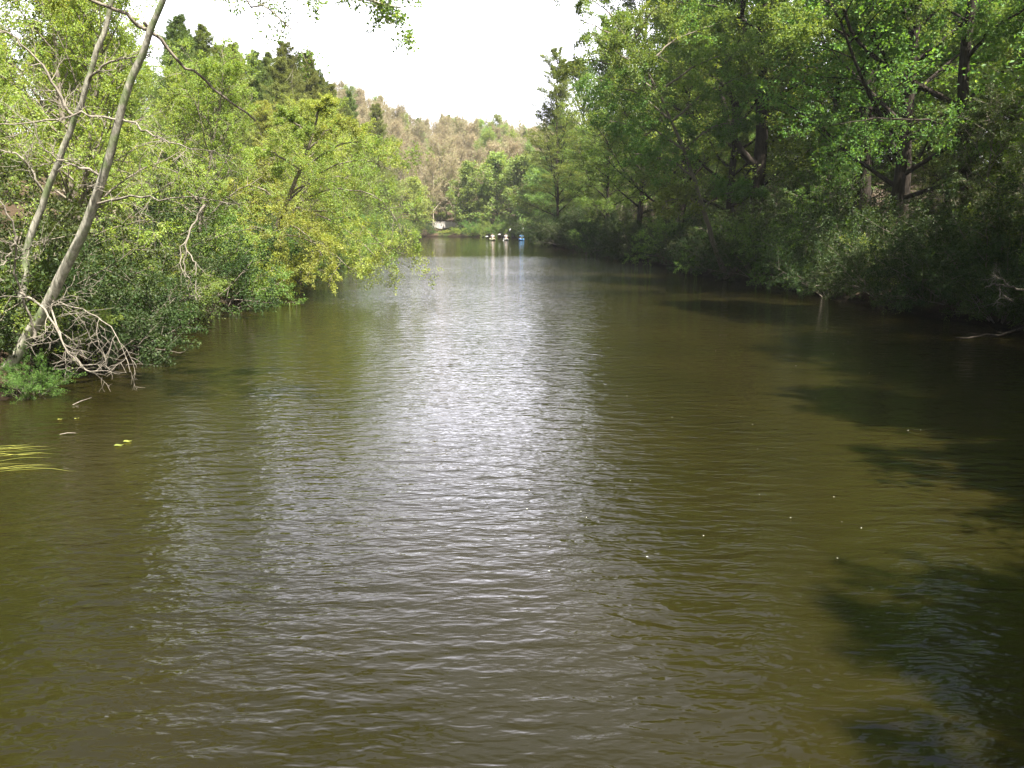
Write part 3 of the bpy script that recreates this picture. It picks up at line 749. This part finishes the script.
ST = [(path_px([(205, 205, 25), (192, 225, 24.8), (186, 245, 24.6), (184, 268, 24.5), (192, 290, 24.4), (197, 302, 24.4)]), 0.03, 0.012),
 (path_px([(188, 235, 24.7), (178, 255, 24.5), (186, 280, 24.3), (190, 296, 24.2)]), 0.02, 0.008),
 (path_px([(186, 250, 24.6), (197, 262, 24.4), (194, 285, 24.2), (200, 300, 24.1)]), 0.02, 0.008)]
custom_tree('dead_branch', 'bleached tangle of dead branch hanging to the water under the left bank trees', 'dead branch', ST, 'dead_wood', twigs=(1, 2), seed=8, nb=6)

b0 = np.array([-12.3, 38.5, ground(-12.3, 38.5) - 0.3])
def lm_(*pts_): return path_px(pts_)
tr_ = [b0, px(272, 240, 38.3), px(285, 205, 38), px(300, 170, 37.8), px(312, 140, 37.6), px(318, 112, 37.5)]
ST = [(tr_, 0.16, 0.04)]
for L_ in (
 [(276, 228, 38.2), (310, 208, 37.6), (345, 212, 37), (375, 236, 36.4), (396, 268, 36)], [(280, 215, 38.1), (320, 190, 37), (360, 188, 36), (392, 205, 35.4), (402, 235, 35)],
 [(290, 195, 38), (330, 165, 37.4), (368, 158, 37), (396, 175, 36.6)], [(300, 170, 37.8), (335, 145, 37.5), (365, 140, 37.2), (388, 155, 37)],
 [(308, 150, 37.7), (330, 128, 37.4), (352, 122, 37.2)], [(312, 140, 37.6), (296, 122, 37.2), (280, 118, 36.8)],
 [(300, 170, 37.8), (270, 150, 37.4), (240, 150, 37)], [(285, 205, 38), (255, 185, 37.2), (228, 190, 36.6)],
 [(274, 234, 38.2), (300, 236, 36.6), (330, 250, 35.4), (352, 270, 34.8)], [(276, 228, 38.2), (290, 225, 36.2), (310, 235, 34.6), (322, 256, 34)],
 [(285, 205, 38), (320, 215, 36.6), (355, 235, 35.6), (380, 262, 35)], [(285, 205, 38), (310, 180, 40), (340, 175, 41.5), (370, 185, 42.5)],
 [(300, 170, 37.8), (315, 150, 39.5), (345, 150, 41)], [(274, 234, 38.2), (250, 225, 36.8), (225, 232, 35.8), (210, 245, 35.2)], [(316, 120, 37.5), (322, 104, 37.5), (330, 98, 37.5)]):
    ST.append((lm_(*L_), 0.05, 0.012))
custom_tree('alder_tree', 'light green tree drooping far out over the water on the left bank', 'tree', ST, 'bark_grey', leafy=tuple(range(1, len(ST))), leafmat='leaf_light', leaf=0.08, nl=12, seed=14, nb=11, nt=8, droop=0.5)

# ------------------------------------------------------------------ particular trees of the right bank
ST = [(path_px([(727, 277, 47.3), (719, 260, 46.6), (711, 235, 46), (703, 208, 45.8), (694, 178, 45.5), (684, 150, 45.3), (672, 122, 45), (658, 92, 44.8), (645, 66, 44.6), (630, 45, 44.4)]), 0.17, 0.03)]
lp = ST[0][0]
for (i_, dx, dy, dz) in ((4, -3.5, -1.0, 1.2), (5, 2.8, -2.2, 1.5), (5, -4.2, 0.6, 1.6), (6, -4.5, -1.8, 2.0), (6, 3.6, -2.0, 2.2), (7, -4.6, 1.0, 2.0), (7, 4.4, -2.4, 1.8), (7, -3.0, -3.5, 1.5), (8, 4, 1.5, 2.4), (8, -4.2, -2.2, 2.0), (9, 2.5, -2, 2.5), (9, -2.5, 1, 2.8), (3, -2.5, -1.8, 0.3), (3, 2.4, -1.5, 0.8)):
    a = lp[i_]; e = a + np.array([dx, dy, dz]); ST.append(([a, a * 0.6 + e * 0.4 + [0, 0, 0.5], e]  , 0.06, 0.015))
custom_tree('leaning_tree', 'pale trunk leaning left over the water from the foot of the right bank', 'tree', ST, 'bark_grey', leafy=tuple(range(1, len(ST))), leafmat='leaf_mid', leaf=0.125, nl=10, seed=12, nb=10, nt=7)

for n_, (u, y, r0, lb) in enumerate(((756, 52, 0.50, 'thick dark forked trunk, leftmost of the dark trunks in the right bank wood'), (861, 48, 0.52, 'thickest dark trunk in the middle of the right bank wood'), (906, 50, 0.36, 'dark trunk right of the thickest one in the right bank wood'))):
    x0 = px(u, 165, y)[0]; z0 = ground(x0, y) - 0.3
    pts_ = [np.array([x0 + 0.25 * math.sin(h_ * 0.25 + n_), y, z0 + h_]) for h_ in (0, 3, 7, 11, 15, 19, 23)]
    ST = [(pts_, r0, 0.12)]
    if n_ == 0:
        a = px(757, 162, 51.9); ST.append(([px(754, 164, 51.8), px(742, 152, 51.6), px(733, 140, 51.5), px(726, 120, 51.5), px(722, 95, 51.5), px(716, 60, 51.5)], 0.26, 0.10))
    r_ = random.Random(n_)
    for q_ in range(12):
        h_ = 10 + q_ * 1.0; a = np.array([x0 + 0.25 * math.sin(h_ * 0.25 + n_), y, z0 + h_]); az_ = q_ * 2.4 + n_
        e = a + np.array([math.cos(az_) * 5.5, math.sin(az_) * 5.5, 1.5]); ST.append(([a, (a + e) / 2 + [0, 0, 0.6], e], 0.1, 0.02))
    custom_tree('old_tree', lb, 'tree', ST, 'bark_dark', leafy=tuple(range(2 if n_ == 0 else 1, len(ST))), leafmat='leaf_mid', leaf=0.17, nl=7, seed=20 + n_, nb=10, nt=7)

x0 = px(965, 200, 37)[0]
ST = [([np.array([x0 + 0.3, 37.0, ground(x0, 37) - 0.3]), px(968, 200, 37), px(962, 120, 37), px(965, 40, 37), px(985, -60, 37), px(990, -260, 37)], 0.30, 0.10),
 (path_px([(962, 108, 37), (930, 92, 36.5), (900, 76, 36), (872, 56, 35.6), (850, 36, 35.3), (845, 10, 35), (836, -20, 34.8)]), 0.14, 0.05),
 (path_px([(850, 36, 35.3), (826, 26, 35), (800, 26, 34.8), (770, 30, 34.6)]), 0.05, 0.015),
 (path_px([(965, 60, 37), (990, 30, 36), (1020, 10, 35.5), (1060, 0, 35)]), 0.1, 0.03),
 (path_px([(964, 130, 37), (930, 120, 35), (880, 118, 33.5), (840, 124, 32.5)]), 0.06, 0.015),
 (path_px([(966, 150, 37), (1000, 140, 35), (1040, 145, 33.5)]), 0.06, 0.015),
 (path_px([(836, -20, 34.8), (800, -30, 34), (740, -20, 33), (700, -5, 32.5)]), 0.05, 0.012),
 (path_px([(965, 20, 37), (920, -10, 35), (880, -20, 34), (900, -40, 33)]), 0.06, 0.015)]
custom_tree('old_tree', 'dark tree near the right edge with a thick bare limb slanting up to the left', 'tree', ST, 'bark_dark', leafy=(2, 3, 4, 5, 6, 7), leafmat='leaf_mid', leaf=0.11, nl=11, seed=31, nb=11, nt=7)

ST = [(path_px([(1040, 292, 23), (1015, 288, 22.8), (995, 284, 22.6), (985, 288, 22.4)]), 0.04, 0.015),
 (path_px([(1010, 287, 22.8), (998, 275, 22.5), (988, 280, 22.3)]), 0.02, 0.008), (path_px([(1000, 286, 22.7), (1000, 300, 22.3), (992, 306, 22.2)]), 0.02, 0.008)]
custom_tree('dead_branch', 'greyish dead branch caught in the dark shrubs at the right edge', 'dead branch', ST, 'bark_grey', dead_mat='bark_grey', twigs=(1, 2), seed=33, nb=6)

# ------------------------------------------------------------------ low pale wall on the far shore
M['wall'] = plain_mat('pale_stone', (0.45, 0.42, 0.39), 0.9, 2.0, 0.2)
bw = Build()
def box(b_, c, s_, taper=1.0):
    c = np.array(c, float); s_ = np.array(s_, float) / 2
    v = [c + s_ * np.array([sx * (taper if sz > 0 else 1), sy * (taper if sz > 0 else 1), sz]) for sz in (-1, 1) for sx, sy in ((-1, -1), (1, -1), (1, 1), (-1, 1))]
    b_.add(v, [[3, 2, 1, 0], [4, 5, 6, 7], [0, 1, 5, 4], [1, 2, 6, 5], [2, 3, 7, 6], [3, 0, 4, 7]])
wx, wy = -13.2, 166.5; wz = ground(wx, wy)
for i_ in range(9): box(bw, (-2.6 + i_ * 0.66, 0, 0.55), (0.65, 0.45, 1.3), 0.98)
wr = empty('stone_wall', (wx, wy, wz)); tag(wr, 'low pale wall glimpsed between the bushes on the far shore', 'wall')
mobj('wall_face', bw.mesh('wall_face', M['wall']), wr)
bw = Build(); box(bw, (0.04, 0, 1.265), (6.1, 0.55, 0.12)); mobj('coping', bw.mesh('coping', M['wall']), wr)

# ------------------------------------------------------------------ kayaks and paddlers
def kayak(x, y, rz, c, label):
    root = empty('kayak', (x, y, 0), rz); tag(root, label, 'kayak', 'kayaks on the far water')
    b_ = Build(); k, n = 17, 12; Lk = 3.2
    v = []
    for i_ in range(k):
        t_ = i_ / (k - 1); xx = (t_ - 0.5) * Lk; wd = 0.36 * math.sin(math.pi * (0.04 + 0.92 * t_)) ** 0.65; rk = 0.16 * abs(2 * t_ - 1) ** 3
        for j_ in range(n):
            a = 2 * math.pi * j_ / n; yy = wd * math.cos(a); zz = 0.10 + rk + (0.17 * math.sin(a) if math.sin(a) > 0 else 0.2 * math.sin(a)) * (0.35 + 0.65 * math.sin(math.pi * (0.04 + 0.92 * t_)))
            v.append((xx, yy, zz))
    q_ = [[i_ * n + j_, i_ * n + (j_ + 1) % n, (i_ + 1) * n + (j_ + 1) % n, (i_ + 1) * n + j_] for i_ in range(k - 1) for j_ in range(n)]
    b_.add(v, q_); b_.add([v[0], v[3], v[6], v[9]], [[0, 1, 2, 3]]); o_ = (k - 1) * n; b_.add([v[o_], v[o_ + 3], v[o_ + 6], v[o_ + 9]], [[3, 2, 1, 0]])
    mobj('hull', b_.mesh('hull', c, True), root)
    b_ = Build(); a = np.linspace(0, 2 * np.pi, 25); P = np.stack([np.cos(a) * 0.5 - 0.1, np.sin(a) * 0.25, np.full(25, 0.29)], 1)[None]
    tubes(b_, P, np.full((1, 25), 0.025), 6); mobj('cockpit_rim', b_.mesh('cockpit_rim', M['black'], True), root)
    b_ = Build(); box(b_, (-0.42, 0, 0.42), (0.08, 0.36, 0.34)); mobj('seat_back', b_.mesh('seat_back', M['black']), root)
    return root

def person(x, y, rz, shirt, label):
    bm_v = {'pelvis': (0, 0, 0.22), 'belly': (0.02, 0, 0.42), 'chest': (0.05, 0, 0.62), 'neck': (0.06, 0, 0.80), 'chin': (0.08, 0, 0.87), 'head': (0.08, 0, 0.97), 'crown': (0.07, 0, 1.05),
            'lsh': (0.05, 0.19, 0.72), 'lel': (0.20, 0.30, 0.55), 'lwr': (0.42, 0.27, 0.62), 'lha': (0.50, 0.26, 0.64), 'rsh': (0.05, -0.19, 0.72), 'rel': (0.24, -0.30, 0.62), 'rwr': (0.44, -0.28, 0.78), 'rha': (0.50, -0.27, 0.82),
            'lhip': (0.08, 0.11, 0.20), 'lkn': (0.52, 0.14, 0.34), 'lft': (0.92, 0.12, 0.16), 'rhip': (0.08, -0.11, 0.20), 'rkn': (0.52, -0.14, 0.34), 'rft': (0.92, -0.12, 0.16)}
    rad = {'pelvis': .15, 'belly': .14, 'chest': .16, 'neck': .06, 'chin': .075, 'head': .10, 'crown': .07, 'lsh': .075, 'lel': .05, 'lwr': .035, 'lha': .04, 'rsh': .075, 'rel': .05, 'rwr': .035, 'rha': .04, 'lhip': .10, 'lkn': .07, 'lft': .045, 'rhip': .10, 'rkn': .07, 'rft': .045}
    ed = [('pelvis', 'belly'), ('belly', 'chest'), ('chest', 'neck'), ('neck', 'chin'), ('chin', 'head'), ('head', 'crown'), ('chest', 'lsh'), ('lsh', 'lel'), ('lel', 'lwr'), ('lwr', 'lha'), ('chest', 'rsh'), ('rsh', 'rel'), ('rel', 'rwr'), ('rwr', 'rha'), ('pelvis', 'lhip'), ('lhip', 'lkn'), ('lkn', 'lft'), ('pelvis', 'rhip'), ('rhip', 'rkn'), ('rkn', 'rft')]
    ks = list(bm_v); me = bpy.data.meshes.new('body'); me.from_pydata([bm_v[k_] for k_ in ks], [(ks.index(a), ks.index(c)) for a, c in ed], [])
    root = empty('person', (x, y, 0.02), rz); tag(root, label, 'person', 'paddlers on the far water')
    body = mobj('body', me, root); md = body.modifiers.new('skin', 'SKIN'); md.use_smooth_shade = True
    for i_, k_ in enumerate(ks): me.skin_vertices[0].data[i_].radius = (rad[k_], rad[k_])
    me.skin_vertices[0].data[0].use_root = True
    body.modifiers.new('sub', 'SUBSURF').levels = 1; body.modifiers['sub'].render_levels = 1
    me.materials.append(M['skin'])
    # shirt, a sleeve to each elbow
    b_ = Build(); a = np.array
    tubes(b_, a([[bm_v['pelvis'], bm_v['belly'], bm_v['chest'], (0.05, 0, 0.76), bm_v['neck']]]), a([[.17, .165, .185, .15, .085]]), 12)
    for sd in 'lr': tubes(b_, a([[(0.05, 0, 0.68), bm_v[sd + 'sh'], bm_v[sd + 'el']]]), a([[.1, .095, .07]]), 10)
    mobj('shirt', b_.mesh('shirt', shirt, True), body)
    b_ = Build(); z_ = np.linspace(-0.3, 1.0, 7); tubes(b_, np.stack([0.06 - 0 * z_, 0 * z_, 0.98 + 0.10 * z_], 1)[None], (0.112 * np.sqrt(np.clip(1 - z_ ** 2 * 0.98, 0.02, 1)))[None], 12)
    mobj('hair', b_.mesh('hair', M['black'], True), body)
    return root
def paddle(x, y, rz, label, tilt):
    root = empty('paddle', (x, y, 0.02), rz); tag(root, label, 'paddle', 'paddles held by the paddlers')
    c = np.array([0.52, 0, 0.74]); d_ = np.array([0, math.cos(tilt), math.sin(tilt)])
    b_ = Build(); tubes(b_, np.stack([c - d_ * 1.05, c, c + d_ * 1.05])[None], np.full((1, 3), 0.018), 8); mobj('shaft', b_.mesh('shaft', M['black'], True), root)
    for s_ in (-1, 1):
        b_ = Build(); tubes(b_, np.stack([c + d_ * s_ * q_ for q_ in (0.8, 0.9, 1.05, 1.2, 1.27)])[None], np.array([[.02, .075, .1, .09, .03]]), 10); mobj('blade', b_.mesh('blade', M['white'], True), root)
M['black'] = plain_mat('dark_plastic', (0.03, 0.028, 0.03)); M['white'] = plain_mat('white_plastic', (0.4, 0.4, 0.39), var=0.03)
M['skin'] = plain_mat('skin', (0.45, 0.28, 0.2), var=0.05); M['yellow'] = plain_mat('pale_yellow_hull', (0.36, 0.36, 0.22), 0.5, var=0.04); M['blue'] = plain_mat('bright_blue', (0.12, 0.35, 0.75), 0.4, var=0.05)
M['lilac'] = plain_mat('white_cloth', (0.36, 0.34, 0.34), 0.9, var=0.05)
for u, c, sh, rz, ti, ln_, lp_, lk_ in (
 (492.5, 'yellow', 'lilac', -1.3, 0.15, 'pale yellow kayak, leftmost of the three on the far water', 'paddler in a white shirt sitting in the leftmost kayak', 'white-bladed paddle held level over the leftmost kayak'),
 (506.0, 'white', 'white', -1.4, 1.0, 'white kayak, the middle one of the three on the far water', 'paddler in a pale shirt sitting in the middle kayak', 'white-bladed paddle raised steeply by the middle paddler'),
 (521.5, 'blue', 'blue', -1.8, 1.25, 'blue kayak, rightmost of the three on the far water', 'paddler in a blue shirt sitting in the rightmost kayak', 'white-bladed paddle held upright by the paddler in blue')):
    pp = px(u, 238.5, 132.0); pp[1] = 132
    kayak(pp[0], pp[1], rz, M[c], ln_); person(pp[0] - 0.15 * math.cos(rz), pp[1] - 0.15 * math.sin(rz), rz, M[sh], lp_); paddle(pp[0] - 0.15 * math.cos(rz), pp[1] - 0.15 * math.sin(rz), rz, lk_, ti)

# ------------------------------------------------------------------ things on the near water
M['weed'] = leaf_mat('water_weed', [(0.0, (0.09, 0.11, 0.02)), (1.0, (0.26, 0.27, 0.06))], 0.3)
r = np.random.default_rng(77)
def blades(P, wd, tone): 
    b_ = Build(); k = P.shape[1]
    T = norm(np.gradient(P, axis=1)); S = norm(np.cross(T, UP)) * (wd[:, None] * np.sin(np.linspace(0.5, np.pi, k))[None])[..., None]
    for i_ in range(len(P)):
        v = np.concatenate([P[i_] - S[i_], P[i_] + S[i_]]); q_ = [[j_, j_ + 1, k + j_ + 1, k + j_] for j_ in range(k - 1)]
        b_.add(v, q_, np.full(k - 1, tone[i_]))
    return b_
def weed_clump(us, v0, n, L0, label):
    root = None; c0 = px(us[0], v0, 1); 
    gy = lambda u, v: px(u, v, 1.0)
    P = []
    for _ in range(n):
        u = r.uniform(*us); v = v0 + r.normal(0, 4)
        g1 = px(u, v, 1.0); f = CAM_H / (CAM_H - g1[2]); p_ = np.array([g1[0] * f, f, 0])
        d_ = norm(np.array([0.93, 0.28 + r.normal(0, 0.10), 0])); L_ = L0 * r.uniform(0.5, 1.1); k = 9; tt = np.linspace(0, 1, k)
        P.append(p_ + d_ * (tt * L_)[:, None] + np.stack([0 * tt, 0.06 * np.sin(tt * 5 + r.random() * 6), 0.012 + 0.01 * np.sin(tt * 7 + r.random() * 6)], 1))
    P = np.array(P); P[..., 2] = np.maximum(P[..., 2], 0.012)
    o = mobj('water_weed', blades(P, r.uniform(0.004, 0.012, n), r.random(n)).mesh('water_weed', M['weed'])); tag(o, label, 'water weed')
weed_clump((-70, 5), 452, 22, 0.95, 'upper tuft of yellow-green weed streaming on the water at the left edge')
weed_clump((-70, 12), 472, 15, 1.05, 'lower tuft of yellow-green weed streaming on the water at the left edge')
def pad(u, v, s_, label, group=None):
    g1 = px(u, v, 1.0); f = CAM_H / (CAM_H - g1[2])
    n = 14; a = np.linspace(0.25, 2 * np.pi - 0.25, n); ring = np.stack([np.cos(a) * s_, np.sin(a) * s_ * 0.7, 0.012 + 0.006 * np.sin(3 * a)], 1)
    v_ = np.concatenate([[[0, 0, 0.01]], ring]); q_ = [[0, i_, i_ + 1, i_ + 1] for i_ in range(1, n)]
    v2 = []; qq = []
    for i_ in range(1, n, 2):
        j_ = min(i_ + 2, n); m_ = min(i_ + 1, n); qq.append([len(v2), len(v2) + 1, len(v2) + 2, len(v2) + 3]); v2 += [v_[0], v_[i_], v_[m_], v_[j_] if j_ < len(v_) else v_[m_] * 0.5]
    b_ = Build(); b_.add(v2, qq, np.full(len(qq), 0.8)); o = mobj('floating_leaf', b_.mesh('floating_leaf', M['weed'])); o.location = (g1[0] * f, f, 0.004); o.rotation_euler = (0, 0, r.uniform(-0.6, 0.6)); tag(o, label, 'floating leaf', group)
pad(119, 446, 0.075, 'larger yellow leaf floating by the left weed, the left one of the pair'); pad(127.5, 442, 0.07, 'yellow leaf floating by the left weed, the right one of the pair')
for (u, v, lb) in ((60, 420, 'lone pale leaf floating above the left weed'), (77, 419, 'small leaf floating near the dead twig on the left water')): pad(u, v, 0.04, lb)
b_ = Build(); g1 = px(60, 435, 1.0); f = CAM_H / (CAM_H - g1[2]); tubes(b_, np.array([[(0, 0, 0.01), (0.12, 0.02, 0.03), (0.24, 0.05, 0.02)]]), np.array([[.008, .009, .004]]), 6)
o = mobj('twig', b_.mesh('twig', M['dead_wood'], True)); o.location = (g1[0] * f, f, 0); tag(o, 'thin brown twig floating above the left weed', 'twig')
b_ = Build(); g1 = px(70, 405, 1.0); f = CAM_H / (CAM_H - g1[2]); tubes(b_, np.array([[(0, 0, -0.02), (0.15, 0.12, 0.05), (0.32, 0.2, 0.1)]]), np.array([[.008, .009, .004]]), 6)
o = mobj('twig', b_.mesh('twig', M['dead_wood'], True)); o.location = (g1[0] * f, f, 0); tag(o, 'pale twig poking out of the water under the dead branches', 'twig')
# a blade of bank grass at the bottom edge
tt = np.linspace(0, 1, 10); bx = px(804, 800, 4.4)[0]
P = np.stack([bx + 0.02 * tt ** 2, np.full(10, 4.4), -0.05 + tt * 0.63], 1)[None]; 
zt = px(804, 764, 4.4)[2]; P[0, :, 2] = -0.05 + tt * (zt + 0.05)
o = mobj('grass_blade', blades(P, np.array([0.006]), np.array([0.9])).mesh('grass_blade', M['weed'])); tag(o, 'tip of a single yellow-green grass blade at the bottom edge', 'grass blade')

# ------------------------------------------------------------------ thin summer air
m, t, out = new_mat('thin_haze')
pv = nd(t, 'ShaderNodeVolumePrincipled', Density=0.00022, Anisotropy=0.2); pv.inputs['Color'].default_value = (0.95, 0.97, 1.0, 1)
t.links.new(pv.outputs[0], out.inputs['Volume'])
b_ = Build(); box(b_, (-5, 700, 46), (2200, 2000, 108))
hz = mobj('haze', b_.mesh('haze', m)); tag(hz, 'thin pale summer haze over the river valley', 'haze', kind='stuff')

# ------------------------------------------------------------------ small things at the water's edge
M['speck'] = plain_mat('pale_speck', (0.6, 0.6, 0.5), 0.6, 3.0, 0.2)
rr = random.Random(21)
for i_ in range(40):  # tiny pale flat quads scattered on the water
    y = 7.5 + 20 * rr.random() ** 1.4; x = rr.uniform(0.0, 0.85) * y * 0.62
    if not (interp_bank(LEFT, y) + 1 < x < interp_bank(RIGHT, y) - 1): continue
    b_ = Build(); s_ = rr.uniform(0.006, 0.013); a_ = rr.uniform(0, 6.28); c_, n_ = math.cos(a_) * s_, math.sin(a_) * s_
    b_.add([(-c_, -n_, 0.004), (n_ * 0.6, -c_ * 0.6, 0.010), (c_, n_, 0.005), (-n_ * 0.6, c_ * 0.6, 0.010)], [[0, 1, 2, 3]])
    o = mobj('speck', b_.mesh('speck', M['speck'])); o.location = (x, y, 0.006); tag(o, 'tiny pale petal drifting on the dark water', 'speck', 'specks drifting on the water')
def log(pts, r0, label, mat='bark_dark'):
    P = smooth_path(path_px(pts) , 10, np.random.default_rng(int(r0 * 1000)), 0.03); c = P[0].copy()
    b_ = Build(); tubes(b_, (P - c)[None], (r0 * taper_r(1, 10, 0.45))[None], 9)
    root = empty('fallen_log', tuple(c)); tag(root, label, 'log'); mobj('stem', b_.mesh('stem', M[mat], True), root)
    b_ = Build(); r_ = np.random.default_rng(5); p_, l_, _ = kids((P - c)[None], np.array([2.0]), 6, 0.3, 1, 0.4, 0.3, 60, 0.2, 0.1, 5, 0.15, r_)
    tubes(b_, p_, 0.014 * taper_r(1, 5, 0.3)[None] * np.ones((len(p_), 1)), 5); mobj('branch', b_.mesh('branch', M[mat], True), root)
log([(1050, 322, 24.4), (1015, 331, 24.0), (985, 335, 23.8), (955, 338, 23.6)], 0.05, 'dark fallen log sloping into the water under the right bank')
place('shrub1', *px(28, 372, 16.0)[:2], 'small green shrub sprouting under the foot of the leaning pale trunk', sc=0.32)
place('shrub1', *px(4, 350, 17.6)[:2], 'leafy shrub at the left edge behind the foot of the leaning pale trunk', sc=0.75)
place('shrub0', *px(95, 350, 19.5)[:2], 'dark shrub in the shade behind the bleached dead twigs', sc=0.7)

rr = random.Random(31)
for i_ in range(16):
    x = -21 + i_ * 1.5 + rr.uniform(-0.4, 0.4); y = float(np.interp(x, [-30, -16, -8, -1, 2.5], [158, 157, 155, 152, 147])) + rr.uniform(0.4, 1.2)
    place(rr.choice(['shrub1', 'shrub2', 'shrub1', 'shrub0']), x, y, 'low green shrub fringing the far waterline', group='shrubs fringing the far waterline', sc=rr.uniform(0.7, 1.2) * (0.45 if -16 < x < -10.6 else 1))
